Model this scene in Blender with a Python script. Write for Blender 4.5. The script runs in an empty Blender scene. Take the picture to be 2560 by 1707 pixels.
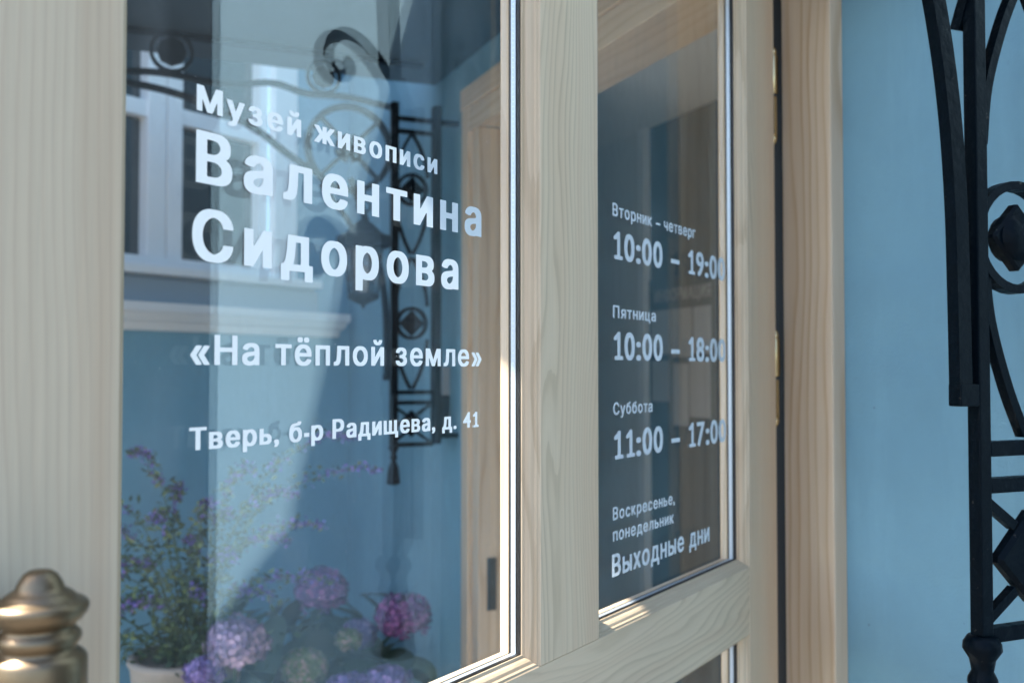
import bpy, bmesh, math, random
from mathutils import Vector, Matrix
random.seed(7)
R = math.radians
sc = bpy.context.scene
C = sc.collection

# ---------------------------------------------------------------- camera, light
EYE = 1.5
cam_d = bpy.data.cameras.new('camera'); cam = bpy.data.objects.new('camera', cam_d); C.objects.link(cam)
cam.location = (0, 0, EYE); cam.rotation_euler = (R(90 + 1.6454), 0, 0)
cam_d.lens = 35; cam_d.sensor_width = 36; cam_d.clip_start = .02; cam_d.clip_end = 3000
cam_d.dof.use_dof = True; cam_d.dof.focus_distance = .74; cam_d.dof.aperture_fstop = 7.6; cam_d.dof.aperture_blades = 9
sc.camera = cam
SUN_EL, SUN_AZ = R(50), R(3.8)          # travels towards +X
world = bpy.data.worlds.new('World'); sc.world = world; world.use_nodes = True
wn = world.node_tree; bg = wn.nodes['Background']
sky = wn.nodes.new('ShaderNodeTexSky'); sky.sky_type = 'NISHITA'; sky.sun_disc = False
sky.sun_elevation = SUN_EL; sky.sun_rotation = R(270) - SUN_AZ
wn.links.new(sky.outputs[0], bg.inputs[0]); bg.inputs[1].default_value = .15
sun_d = bpy.data.lights.new('sun', 'SUN'); sun = bpy.data.objects.new('sun', sun_d); C.objects.link(sun)
sun_d.energy = 5; sun_d.angle = R(.55); sun_d.color = (1, .93, .83)
sun_dir = Vector((math.cos(SUN_AZ) * math.cos(SUN_EL), math.sin(SUN_AZ) * math.cos(SUN_EL), -math.sin(SUN_EL)))
sun.rotation_euler = sun_dir.to_track_quat('-Z', 'Y').to_euler()
sc.view_settings.view_transform = 'Standard'; sc.view_settings.look = 'None'
sc.view_settings.exposure = 1.76; sc.view_settings.gamma = 1; sc.view_settings.use_curve_mapping = False
sc.render.engine = 'CYCLES'
cy = sc.cycles
cy.max_bounces = 14; cy.diffuse_bounces = 5; cy.glossy_bounces = 6; cy.transparent_max_bounces = 40
cy.caustics_reflective = False; cy.caustics_refractive = False; cy.sample_clamp_indirect = 8
try:
    cy.use_denoising = True; cy.denoiser = 'OPENIMAGEDENOISE'
except Exception: pass

# ---------------------------------------------------------------- frames of reference
DOOR_ORG = (.343604, 1.359311); DOOR_ANG = R(-123.2092)
WALL_ORG = (.370855, 1.36); WALL_ANG = R(-67)
wv = Vector((math.cos(WALL_ANG), math.sin(WALL_ANG), 0)); mv = Vector((-wv.y, wv.x, 0))
def W(t, y, z): return Vector((WALL_ORG[0], WALL_ORG[1], 0)) + wv * t + mv * y + Vector((0, 0, z))

# ---------------------------------------------------------------- helpers
def put(props, o):
    for k, v in props.items(): o[k] = v
    return o
def link_mesh(name, me, mat=None, parent=None):
    o = bpy.data.objects.new(name, me); C.objects.link(o)
    if mat:
        me.materials.clear(); me.materials.append(mat)
    if parent: o.parent = parent
    return o
def obj(name, bm, mat=None, parent=None, smooth=False):
    me = bpy.data.meshes.new(name); bm.normal_update(); bm.to_mesh(me); bm.free()
    if smooth:
        for p in me.polygons: p.use_smooth = True
    return link_mesh(name, me, mat, parent)
def thing(name, label, cat, loc=(0, 0, 0), rz=0, group=None):
    o = bpy.data.objects.new(name, None); C.objects.link(o); o.empty_display_size = .1
    o.location = loc; o.rotation_euler = (0, 0, rz); o['label'] = label; o['category'] = cat
    if group: o['group'] = group
    return o
def bx(bm, x0, x1, y0, y1, z0, z1, bev=0):
    g = bmesh.ops.create_cube(bm, size=1)
    vs = g['verts']
    for v in vs:
        v.co = Vector((x0 + (x1 - x0) * (v.co.x + .5), y0 + (y1 - y0) * (v.co.y + .5), z0 + (z1 - z0) * (v.co.z + .5)))
    if x1 < x0 or y1 < y0 or z1 < z0: bmesh.ops.recalc_face_normals(bm, faces=list({f for v in vs for f in v.link_faces}))
    if bev:
        es = list({e for v in vs for e in v.link_edges})
        bmesh.ops.bevel(bm, geom=es, offset=bev, segments=2, affect='EDGES', profile=.6)
def boxo(name, mat, parent, *a, bev=0, **k):
    bm = bmesh.new(); bx(bm, *a, bev=bev); return obj(name, bm, mat, parent, **k)
def prism(bm, pts, axis, a0, a1):
    """closed outline pts (2D) extruded along an axis. axis 'x': pts=(y,z); 'y': pts=(x,z); 'z': pts=(x,y)"""
    def P(p, a):
        return {'x': (a, p[0], p[1]), 'y': (p[0], a, p[1]), 'z': (p[0], p[1], a)}[axis]
    v0 = [bm.verts.new(P(p, a0)) for p in pts]; v1 = [bm.verts.new(P(p, a1)) for p in pts]
    n = len(pts); fs = [bm.faces.new(v0), bm.faces.new(v1[::-1])]
    for i in range(n): fs.append(bm.faces.new((v0[i], v1[i], v1[(i + 1) % n], v0[(i + 1) % n])))
    bmesh.ops.recalc_face_normals(bm, faces=fs)
def lathe(bm, prof, n=32, c=(0, 0, 0), up=True):
    rings = []
    for r, z in prof:
        rings.append([bm.verts.new((c[0] + r * math.cos(2 * math.pi * i / n), c[1] + r * math.sin(2 * math.pi * i / n), c[2] + z)) for i in range(n)])
    fs = []
    for a, b in zip(rings, rings[1:]):
        for i in range(n): fs.append(bm.faces.new((a[i], a[(i + 1) % n], b[(i + 1) % n], b[i])))
    fs.append(bm.faces.new(rings[0])); fs.append(bm.faces.new(rings[-1][::-1]))
    bmesh.ops.recalc_face_normals(bm, faces=fs)
def tube(bm, pts, r, n=6, r1=None):
    pts = [Vector(p) for p in pts]; rings = []
    for i, p in enumerate(pts):
        d = (pts[min(i + 1, len(pts) - 1)] - pts[max(i - 1, 0)]).normalized()
        a = d.orthogonal().normalized() if abs(d.z) > .95 else d.cross(Vector((0, 0, 1))).normalized()
        b = d.cross(a).normalized(); rr = r if r1 is None else r + (r1 - r) * i / max(1, len(pts) - 1)
        rings.append([bm.verts.new(p + a * rr * math.cos(2 * math.pi * k / n) + b * rr * math.sin(2 * math.pi * k / n)) for k in range(n)])
    fs = []
    for a, b in zip(rings, rings[1:]):
        for k in range(n): fs.append(bm.faces.new((a[k], a[(k + 1) % n], b[(k + 1) % n], b[k])))
    fs.append(bm.faces.new(rings[0])); fs.append(bm.faces.new(rings[-1][::-1]))
    bmesh.ops.recalc_face_normals(bm, faces=fs)
def flatbar(bm, pts, wd, th, closed=False):
    """bar of rectangular section lying in the local x-z plane: wd across the curve, th along y. pts = (x,z)"""
    pts = [Vector((p[0], 0, p[1])) for p in pts]; n = len(pts); rings = []
    for i, p in enumerate(pts):
        if closed: d = pts[(i + 1) % n] - pts[(i - 1) % n]
        else: d = pts[min(i + 1, n - 1)] - pts[max(i - 1, 0)]
        d.normalize(); nn = Vector((-d.z, 0, d.x)) * wd / 2; tt = Vector((0, th / 2, 0))
        rings.append([bm.verts.new(q) for q in (p + nn + tt, p + nn - tt, p - nn - tt, p - nn + tt)])
    fs = []
    for i in range(n if closed else n - 1):
        a, b = rings[i], rings[(i + 1) % n]
        for k in range(4): fs.append(bm.faces.new((a[k], a[(k + 1) % 4], b[(k + 1) % 4], b[k])))
    if not closed: fs.append(bm.faces.new(rings[0])); fs.append(bm.faces.new(rings[-1][::-1]))
    bmesh.ops.recalc_face_normals(bm, faces=fs)
def spline(P, n=8):
    """Catmull-Rom through P"""
    P = [Vector(p) for p in P]; out = []
    Q = [P[0] * 2 - P[1]] + P + [P[-1] * 2 - P[-2]]
    for i in range(1, len(Q) - 2):
        for k in range(n):
            t = k / n
            out.append(.5 * ((2 * Q[i]) + (Q[i + 1] - Q[i - 1]) * t + (2 * Q[i - 1] - 5 * Q[i] + 4 * Q[i + 1] - Q[i + 2]) * t * t + (3 * Q[i] - Q[i - 1] - 3 * Q[i + 1] + Q[i + 2]) * t ** 3))
    return out + [P[-1]]
def circ(cx, cz, r, n=28, a0=0, a1=360): 
    full = a1 - a0 == 360
    return [(cx + r * math.cos(R(a0 + (a1 - a0) * i / (n if full else n - 1))), cz + r * math.sin(R(a0 + (a1 - a0) * i / (n if full else n - 1)))) for i in range(n)]

# ---------------------------------------------------------------- materials
def newmat(name):
    m = bpy.data.materials.new(name); m.use_nodes = True
    nt = m.node_tree; b = nt.nodes['Principled BSDF']; return m, nt, b
def N(nt, t, **kw):
    n = nt.nodes.new(t)
    for k, v in kw.items(): setattr(n, k, v)
    return n
def math_(nt, op, a, b=None, c=None):
    n = N(nt, 'ShaderNodeMath', operation=op)
    for i, v in enumerate((a, b, c)):
        if v is None: continue
        if isinstance(v, (int, float)): n.inputs[i].default_value = v
        else: nt.links.new(v, n.inputs[i])
    return n.outputs[0]
def mixc(nt, f, a, b, blend='MIX'):
    n = N(nt, 'ShaderNodeMix', data_type='RGBA', blend_type=blend)
    for s, v in (('Factor', f), ('A', a), ('B', b)):
        i = [q for q in n.inputs if q.name == s and (q.type == 'RGBA' or s == 'Factor' and q.type == 'VALUE')][0]
        if isinstance(v, (int, float)): i.default_value = v
        elif isinstance(v, tuple): i.default_value = (*v, 1)
        else: nt.links.new(v, i)
    return [q for q in n.outputs if q.type == 'RGBA'][0]
def noise(nt, vec, scale, detail=3, rough=.5, dist=0):
    n = N(nt, 'ShaderNodeTexNoise'); nt.links.new(vec, n.inputs['Vector'])
    n.inputs['Scale'].default_value = scale; n.inputs['Detail'].default_value = detail
    n.inputs['Roughness'].default_value = rough; n.inputs['Distortion'].default_value = dist
    return n.outputs['Fac']
def ramp(nt, f, stops, interp='LINEAR'):
    n = N(nt, 'ShaderNodeValToRGB'); nt.links.new(f, n.inputs[0]); n.color_ramp.interpolation = interp
    while len(n.color_ramp.elements) > 1: n.color_ramp.elements.remove(n.color_ramp.elements[0])
    for i, (p, c) in enumerate(stops):
        e = n.color_ramp.elements[0] if i == 0 else n.color_ramp.elements.new(p)
        e.position = p; e.color = (*c, 1) if isinstance(c, tuple) else (c, c, c, 1)
    return n.outputs[0]
def plain(name, col, rough=.6, metal=0, spec=.5, bump=0, bscale=200, var=0):
    m, nt, b = newmat(name)
    b.inputs['Base Color'].default_value = (*col, 1); b.inputs['Roughness'].default_value = rough
    b.inputs['Metallic'].default_value = metal; b.inputs['Specular IOR Level'].default_value = spec
    tc = N(nt, 'ShaderNodeTexCoord').outputs['Object']
    if var:
        f = noise(nt, tc, 6, 4, .6)
        c = mixc(nt, f, tuple(v * (1 - var) for v in col), tuple(min(1, v * (1 + var)) for v in col)); nt.links.new(c, b.inputs['Base Color'])
    if bump:
        bn = N(nt, 'ShaderNodeBump'); bn.inputs['Strength'].default_value = bump; bn.inputs['Distance'].default_value = .002
        nt.links.new(noise(nt, tc, bscale, 3), bn.inputs['Height']); nt.links.new(bn.outputs[0], b.inputs['Normal'])
    return m
def wood(name, axis, light, dark, streak, per=70, warp=.05, rough=.55, fibre=.5, contrast=.8):
    m, nt, b = newmat(name)
    tc = N(nt, 'ShaderNodeTexCoord').outputs['Object']
    oi = N(nt, 'ShaderNodeObjectInfo').outputs['Random']
    off = N(nt, 'ShaderNodeCombineXYZ')
    for i, k in enumerate((1.7, 3.1, 9.3)): nt.links.new(math_(nt, 'MULTIPLY', oi, k), off.inputs[i])
    va = N(nt, 'ShaderNodeVectorMath', operation='ADD'); nt.links.new(tc, va.inputs[0]); nt.links.new(off.outputs[0], va.inputs[1])
    sep = N(nt, 'ShaderNodeSeparateXYZ'); nt.links.new(va.outputs[0], sep.inputs[0])
    g, a, c = (2, 0, 1) if axis == 'Z' else (0, 2, 1)
    def vec(ka, kc, kg):
        cb = N(nt, 'ShaderNodeCombineXYZ')
        nt.links.new(math_(nt, 'MULTIPLY', sep.outputs[a], ka), cb.inputs[0]); nt.links.new(math_(nt, 'MULTIPLY', sep.outputs[c], kc), cb.inputs[1]); nt.links.new(math_(nt, 'MULTIPLY', sep.outputs[g], kg), cb.inputs[2])
        return cb.outputs[0]
    n1 = noise(nt, vec(9, 9, 1.6), 1, 2, .45); n2 = noise(nt, vec(40, 40, 7), 1, 3, .5)
    wv_ = math_(nt, 'ADD', math_(nt, 'MULTIPLY', math_(nt, 'SUBTRACT', n1, .5), warp * 2), math_(nt, 'MULTIPLY', math_(nt, 'SUBTRACT', n2, .5), warp * .12))
    f = math_(nt, 'FRACT', math_(nt, 'MULTIPLY', math_(nt, 'ADD', math_(nt, 'ADD', sep.outputs[a], math_(nt, 'MULTIPLY', sep.outputs[c], .6)), wv_), per))
    rg = ramp(nt, f, [(0, .15), (.25, 0.0), (.6, .25), (.88, 1.0), (.97, .9), (1, .15)], 'EASE')
    vary = noise(nt, vec(22, 22, 1.2), 1, 2)
    rg2 = math_(nt, 'MULTIPLY', rg, math_(nt, 'MULTIPLY', vary, contrast * 1.6))
    fine = noise(nt, vec(1500, 1500, 26), 1, 3, .65)
    fine2 = noise(nt, vec(420, 420, 9), 1, 2, .6)
    col = mixc(nt, rg2, light, dark)
    st = ramp(nt, noise(nt, vec(26, 26, .8), 1, 3, .6), [(.5, 0.0), (.72, 1.0)])
    col = mixc(nt, math_(nt, 'MULTIPLY', st, .55), col, streak)
    fm = math_(nt, 'ADD', math_(nt, 'MULTIPLY', fine, fibre * .55), math_(nt, 'MULTIPLY', fine2, fibre * .45))
    shade = math_(nt, 'ADD', 1 - fibre * .5, fm)
    cb = N(nt, 'ShaderNodeCombineXYZ')
    for i in range(3): nt.links.new(shade, cb.inputs[i])
    col = mixc(nt, 1.0, col, cb.outputs[0], 'MULTIPLY')
    nt.links.new(col, b.inputs['Base Color'])
    b.inputs['Roughness'].default_value = rough; b.inputs['Specular IOR Level'].default_value = .35
    bn = N(nt, 'ShaderNodeBump'); bn.inputs['Strength'].default_value = .22; bn.inputs['Distance'].default_value = .0004
    nt.links.new(fm, bn.inputs['Height']); nt.links.new(bn.outputs[0], b.inputs['Normal'])
    return m
def stucco(name, col):
    m, nt, b = newmat(name)
    tc = N(nt, 'ShaderNodeTexCoord').outputs['Object']
    big = noise(nt, tc, 3.2, 4, .6); mid = noise(nt, tc, 45, 3, .6)
    c = mixc(nt, ramp(nt, big, [(.3, 0.0), (.7, 1.0)]), tuple(v * .93 for v in col), tuple(v * 1.06 for v in col))
    c = mixc(nt, math_(nt, 'MULTIPLY', mid, .16), c, tuple(v * .6 for v in col))
    sm = N(nt, 'ShaderNodeMapping'); nt.links.new(tc, sm.inputs[0]); sm.inputs['Scale'].default_value = (9, 9, 1.3)
    c = mixc(nt, math_(nt, 'MULTIPLY', ramp(nt, noise(nt, sm.outputs[0], 1.5, 5, .7), [(.52, 0.0), (.75, 1.0)]), .22), c, tuple(v * 1.25 + .03 for v in col))
    c = mixc(nt, math_(nt, 'MULTIPLY', ramp(nt, noise(nt, tc, 70, 6, .75, 1.5), [(.64, 0.0), (.72, 1.0)]), .25), c, tuple(v * .55 for v in col))
    vo = N(nt, 'ShaderNodeTexVoronoi'); nt.links.new(tc, vo.inputs['Vector']); vo.inputs['Scale'].default_value = 26
    dots = ramp(nt, vo.outputs['Distance'], [(.03, 1.0), (.05, 0.0)])
    screen = ramp(nt, noise(nt, tc, 9, 1), [(.56, 0.0), (.6, 1.0)])
    c = mixc(nt, math_(nt, 'MULTIPLY', math_(nt, 'MULTIPLY', dots, screen), .7), c, (.05, .06, .07))
    nt.links.new(c, b.inputs['Base Color']); b.inputs['Roughness'].default_value = .75; b.inputs['Specular IOR Level'].default_value = .25
    bn = N(nt, 'ShaderNodeBump'); bn.inputs['Strength'].default_value = .35; bn.inputs['Distance'].default_value = .0012
    h = math_(nt, 'ADD', noise(nt, tc, 260, 3, .6), math_(nt, 'MULTIPLY', noise(nt, tc, 30, 2), 1.5))
    nt.links.new(h, bn.inputs['Height']); nt.links.new(bn.outputs[0], b.inputs['Normal'])
    return m
def glassmat(name, tint, r0=.037):
    m = bpy.data.materials.new(name); m.use_nodes = True; nt = m.node_tree; nt.nodes.clear()
    out = N(nt, 'ShaderNodeOutputMaterial'); mx = N(nt, 'ShaderNodeMixShader')
    tr = N(nt, 'ShaderNodeBsdfTransparent'); tr.inputs[0].default_value = (*tint, 1)
    gl = N(nt, 'ShaderNodeBsdfGlossy'); gl.inputs['Roughness'].default_value = 0; gl.inputs['Color'].default_value = (.96, 1, 1, 1)
    lw = N(nt, 'ShaderNodeLayerWeight'); lw.inputs['Blend'].default_value = .5
    f = math_(nt, 'ADD', math_(nt, 'MULTIPLY', math_(nt, 'POWER', lw.outputs['Facing'], 7), 1 - r0), r0)
    nt.links.new(f, mx.inputs[0]); nt.links.new(tr.outputs[0], mx.inputs[1]); nt.links.new(gl.outputs[0], mx.inputs[2])
    # faint wiping smears and fingermarks
    df = N(nt, 'ShaderNodeBsdfDiffuse'); df.inputs[0].default_value = (.8, .82, .85, 1); m2 = N(nt, 'ShaderNodeMixShader')
    tc = N(nt, 'ShaderNodeTexCoord').outputs['Object']; mp = N(nt, 'ShaderNodeMapping'); nt.links.new(tc, mp.inputs[0]); mp.inputs['Scale'].default_value = (14, 1, 5); mp.inputs['Rotation'].default_value = (0, .5, 0)
    k = math_(nt, 'MULTIPLY', ramp(nt, noise(nt, mp.outputs[0], 1.6, 6, .7, .8), [(.5, 0.0), (.78, 1.0)]), .030)
    k2 = math_(nt, 'MULTIPLY', ramp(nt, noise(nt, tc, 38, 5, .75), [(.60, 0.0), (.72, 1.0)]), .022)
    nt.links.new(math_(nt, 'ADD', math_(nt, 'ADD', k, k2), .0015), m2.inputs[0]); nt.links.new(mx.outputs[0], m2.inputs[1]); nt.links.new(df.outputs[0], m2.inputs[2])
    nt.links.new(m2.outputs[0], out.inputs[0])
    return m
def vinylmat():
    m = bpy.data.materials.new('white_vinyl'); m.use_nodes = True; nt = m.node_tree; nt.nodes.clear()
    out = N(nt, 'ShaderNodeOutputMaterial'); mx = N(nt, 'ShaderNodeMixShader')
    d = N(nt, 'ShaderNodeBsdfDiffuse'); d.inputs[0].default_value = (.60, .69, .76, 1)
    t = N(nt, 'ShaderNodeBsdfTranslucent'); t.inputs[0].default_value = (.66, .74, .80, 1)
    mx.inputs[0].default_value = .17
    bf = N(nt, 'ShaderNodeNewGeometry').outputs['Backfacing']
    nt.links.new(mixc(nt, bf, (.78, .85, .90), (.16, .18, .20)), d.inputs[0])
    nt.links.new(d.outputs[0], mx.inputs[1]); nt.links.new(t.outputs[0], mx.inputs[2]); nt.links.new(mx.outputs[0], out.inputs[0])
    return m
def leafmat(name, c0, c1):
    m, nt, b = newmat(name)
    if 'floret' in name or 'herb' in name:
        ri = N(nt, 'ShaderNodeNewGeometry').outputs['Random Per Island']
        nt.links.new(ramp(nt, ri, [(0, tuple(v * .55 for v in c0)), (.45, c0), (.8, c1), (1, tuple(min(1, v * 1.25) for v in c1))]), b.inputs['Base Color'])
        b.inputs['Roughness'].default_value = .6; return m
    tc = N(nt, 'ShaderNodeTexCoord').outputs['Object']
    nt.links.new(mixc(nt, noise(nt, tc, 14, 4, .7), c0, c1), b.inputs['Base Color'])
    b.inputs['Roughness'].default_value = .5; b.inputs['Subsurface Weight'].default_value = 0
    return m

def ironmat():
    m = plain('dark_blue_iron', (.0008, .0035, .0062), .42, spec=.07, bump=.9, bscale=90); nt = m.node_tree; b = nt.nodes['Principled BSDF']
    tc = N(nt, 'ShaderNodeTexCoord').outputs['Object']
    a = ramp(nt, noise(nt, tc, 55, 6, .8, .6), [(.60, 0.0), (.70, 1.0)])
    c = mixc(nt, math_(nt, 'MULTIPLY', a, .3), (.0008, .0035, .0065), (.020, .026, .030))
    d = ramp(nt, noise(nt, tc, 170, 3, .6), [(.70, 0.0), (.74, 1.0)])
    nt.links.new(mixc(nt, math_(nt, 'MULTIPLY', d, .6), c, (.09, .08, .07)), b.inputs['Base Color'])
    return m
ASH = ((.80, .625, .445), (.61, .455, .30), (.73, .50, .33))
M = {
 'stile': wood('ash_stile', 'Z', *ASH, per=150, warp=.06, fibre=.26),
 'stile_streaky': wood('ash_lock_stile', 'Z', (.80, .64, .465), (.68, .50, .35), (.60, .39, .25), per=170, warp=.03, fibre=.28, contrast=.5),
 'rail': wood('ash_rail', 'X', *ASH, per=120, warp=.10, fibre=.26),
 'bead_v': wood('ash_bead', 'Z', (.70, .545, .38), (.50, .37, .24), (.64, .43, .27), per=95, warp=.05, fibre=.45),
 'bead_h': wood('ash_bead_level', 'X', (.68, .53, .37), (.48, .36, .24), (.60, .41, .26), per=95, warp=.03, fibre=.45),
 'pine': wood('pine_jamb', 'Z', (.62, .485, .35), (.50, .345, .215), (.59, .43, .29), per=52, warp=.05, fibre=.3, contrast=1.0),
 'pine_h': wood('pine_head', 'X', (.62, .485, .35), (.50, .345, .215), (.59, .43, .29), per=52, warp=.04, fibre=.3),
 'blue': stucco('blue_stucco', (.182, .345, .435)),
 'blue_deep': stucco('deep_blue_stucco', (.20, .42, .56)),
 'white': plain('white_paint', (.86, .87, .88), .5, bump=.15, bscale=60, var=.05),
 'offwhite': plain('warm_white_moulding', (.84, .84, .84), .6, bump=.2, bscale=80, var=.08),
 'iron': ironmat(),
 'canopy': plain('dark_blue_sheet_metal', (.018, .035, .05), .5, bump=.2, bscale=20, var=.15),
 'gasket': plain('black_rubber', (.006, .006, .007), .5),
 'alu': plain('aluminium_spacer', (.55, .62, .70), .4, metal=.4),
 'dot': plain('bright_perforation', (.92, .95, 1), .3),
 'brass': plain('antique_brass', (.22, .165, .105), .42, metal=1, bump=.12, bscale=120, var=.18),
 'hinge': plain('polished_brass', (.72, .58, .33), .25, metal=1, var=.1),
 'steel': plain('dull_steel', (.3, .3, .3), .4, metal=1),
 'glass': glassmat('clear_glass', (.985, .992, .992)),
 'winglass': plain('dark_window_glass', (.012, .025, .03), .06, spec=.9),
 'lampglass': glassmat('frosted_lantern_glass', (.55, .6, .62), .12),
 'vinyl': vinylmat(),
 'paving': plain('grey_paving', (.17, .165, .155), .8, bump=.4, bscale=30, var=.15),
 'asphalt': plain('asphalt', (.08, .08, .08), .85, bump=.5, bscale=60, var=.15),
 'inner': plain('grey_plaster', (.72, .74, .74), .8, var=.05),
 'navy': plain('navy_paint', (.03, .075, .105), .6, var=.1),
 'paper': plain('paper', (.42, .44, .46), .7, var=.08),
 'ink': plain('dark_ink', (.02, .025, .03), .6),
 'screen': plain('dark_navy_screen_paint', (.012, .022, .032), .5, var=.2),
 'facade2': plain('pale_plaster_opposite', (.50, .47, .42), .85, var=.08),
 'floret': leafmat('purple_floret', (.17, .09, .28), (.34, .15, .36)),
 'floret2': leafmat('magenta_floret', (.15, .06, .21), (.29, .10, .27)),
 'floret3': leafmat('violet_floret', (.15, .12, .36), (.28, .20, .45)),
 'floret4': leafmat('green_floret', (.14, .20, .07), (.34, .24, .20)),
 'floret5': leafmat('pale_pink_floret', (.24, .17, .32), (.36, .26, .38)),
 'leaf': leafmat('hydrangea_leaf', (.010, .034, .022), (.02, .055, .028)),
 'herb': leafmat('herb_leaf', (.035, .08, .035), (.10, .14, .04)),
 'herbflower': leafmat('violet_herb_flower', (.14, .11, .42), (.22, .14, .50)),
 'stem': plain('green_stem', (.05, .09, .03), .7),
 'pot': plain('pale_carved_stone', (.30, .26, .22), .85, bump=1, bscale=45, var=.35),
 'soil': plain('soil', (.04, .03, .02), .95, bump=1, bscale=60),
 'plastic': plain('grey_plastic', (.34, .37, .40), .4), 'black': plain('black_plastic', (.015, .016, .018), .35),
 'pale': plain('pale_blue_reflector', (.36, .54, .66), .7, bump=.2, bscale=120, var=.04),
 'bouncestone': plain('pale_bounce_stone', (.68, .66, .62), .7, bump=.3, bscale=40, var=.08),
 'slate': plain('blue_grey', (.30, .37, .43), .6),
 'tile': plain('roof_metal', (.06, .08, .09), .5),
}

# ---------------------------------------------------------------- ground
bm = bmesh.new(); s = 400
vs = [bm.verts.new(p) for p in ((-s, -s, -.15), (s, -s, -.15), (s, s, -.15), (-s, s, -.15))]; bm.faces.new(vs)
put({'kind': 'structure'}, obj('road', bm, M['asphalt']))
pv = bpy.data.objects.new('pavement', None); C.objects.link(pv); pv['kind'] = 'structure'
pv.location = W(-.58, 0, 0); pv.rotation_euler = (0, 0, WALL_ANG)
bm = bmesh.new(); bx(bm, -7, 9, -2.6, .3, -.15, -.03); obj('paving_bed', bm, M['paving'], pv)
bm = bmesh.new(); bx(bm, 0, .594, 0, .394, -.03, 0, bev=.004); slab = bpy.data.meshes.new('paving_stone'); bm.to_mesh(slab); bm.free(); slab.materials.append(M['paving'])
for j in range(6):
    for i in range(18):
        o = link_mesh('paving_stone', slab, None, pv); o.location = (-5.4 + i * .6 + (.3 if j % 2 else 0), -2.45 + j * .4, random.uniform(-.0015, .0015))
bm = bmesh.new(); bx(bm, -7, 9, -2.75, -2.602, -.15, .002, bev=.01); obj('kerb', bm, M['paving'], pv)

# ---------------------------------------------------------------- blue facade with the doorway
fac = thing('facade_wall', 'smooth light blue plastered wall around the museum doorway', 'wall', W(0, 0, 0), WALL_ANG)
bm = bmesh.new()
bx(bm, -2.564, -1.16, .02, .30, 0, 3.5)
bx(bm, .005, .742, .02, .30, 0, 3.5)
bx(bm, -1.16, .005, .02, .30, 2.21, 3.5)
obj('plaster', bm, M['blue'], fac)
bm = bmesh.new(); bx(bm, -2.50, -1.30, .0, .019, 0, .45, bev=.003); bx(bm, .115, .742, .0, .019, 0, .45, bev=.003); obj('plinth', bm, M['navy'], fac)

boxo('reflector_panel', M['pale'], fac, .432, .742, .004, .019, .452, 3.5, bev=.003)  # pale panel added out of view to brighten the reflection in the glass
frame = thing('door_frame', 'pale pine door frame with reddish grain set in the blue wall', 'door frame', W(0, 0, 0), WALL_ANG)
bm = bmesh.new(); bx(bm, .0, .0975, 0, .125, 0, 2.21, bev=.0025); put({'label': 'right pine jamb beside the hinges'}, obj('jamb', bm, M['pine'], frame))
bm = bmesh.new(); bx(bm, -1.281, -1.235, 0, .03, 0, 2.21, bev=.002); obj('architrave', bm, M['pine'], frame)
bm = bmesh.new(); bx(bm, -1.235, -1.175, .012, .14, 0, 2.21, bev=.002); bx(bm, -1.175, -1.158, .0, .085, 0, 2.098, bev=.003); put({'label': 'left pine jamb on the lock side'}, obj('jamb', bm, M['pine'], frame))
bm = bmesh.new(); bx(bm, -1.235, 0, .001, .14, 2.100, 2.16, bev=.002); obj('head', bm, M['pine_h'], frame)
bm = bmesh.new(); bx(bm, -1.281, .0975, -.004, .03, 2.162, 2.215, bev=.002); obj('head_trim', bm, M['pine_h'], frame)
bm = bmesh.new(); bx(bm, -1.1575, -1.154, .022, .046, .917, 1.044, bev=.001); obj('strike_plate', bm, M['black'], frame)
bm = bmesh.new(); bx(bm, -.034, -.0005, .006, .02, .02, 2.09); obj('gap_shade_strip', bm, M['gasket'], frame)  # black strip standing in for the shade in the hinge gap
bm = bmesh.new(); bx(bm, -1.16, 0, .002, .14, 0, .02, bev=.002); obj('threshold', bm, M['steel'], frame)

step = thing('bounce_slab', 'unseen pale slabs added before the doorway to bounce sunlight', 'bounce_slab', W(0, 0, 0), WALL_ANG)
for i in range(4): boxo('bounce_stone', M['bouncestone'], step, -2.3 + i * .6, -2.3 + i * .6 + .596, -1.5, -.002, .002, .045, bev=.005)  # added below the view, throws sunlight up onto the walls
# interior vestibule
room = thing('vestibule', 'dim grey vestibule seen through the glass of the open door', 'room', W(0, 0, 0), WALL_ANG)
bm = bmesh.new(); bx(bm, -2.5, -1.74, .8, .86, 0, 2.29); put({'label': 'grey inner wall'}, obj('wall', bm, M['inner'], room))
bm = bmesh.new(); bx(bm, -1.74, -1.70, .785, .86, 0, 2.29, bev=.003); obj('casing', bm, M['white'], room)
bm = bmesh.new(); bx(bm, -1.70, .9, .81, .87, 0, 2.29); put({'label': 'dark navy panel in place of the shaded inner opening'}, obj('wall', bm, M['navy'], room))  # dark paint stands for the shade of an inner opening
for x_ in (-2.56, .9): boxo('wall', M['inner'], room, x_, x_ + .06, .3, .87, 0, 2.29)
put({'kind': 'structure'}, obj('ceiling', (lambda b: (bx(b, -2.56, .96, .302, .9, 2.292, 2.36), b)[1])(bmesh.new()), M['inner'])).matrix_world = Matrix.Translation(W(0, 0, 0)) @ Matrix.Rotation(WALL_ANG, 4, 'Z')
put({'kind': 'structure'}, obj('floor', (lambda b: (bx(b, -2.56, .96, .0, .9, -.03, .004), b)[1])(bmesh.new()), M['navy'])).matrix_world = Matrix.Translation(W(0, .142, 0)) @ Matrix.Rotation(WALL_ANG, 4, 'Z')

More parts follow.
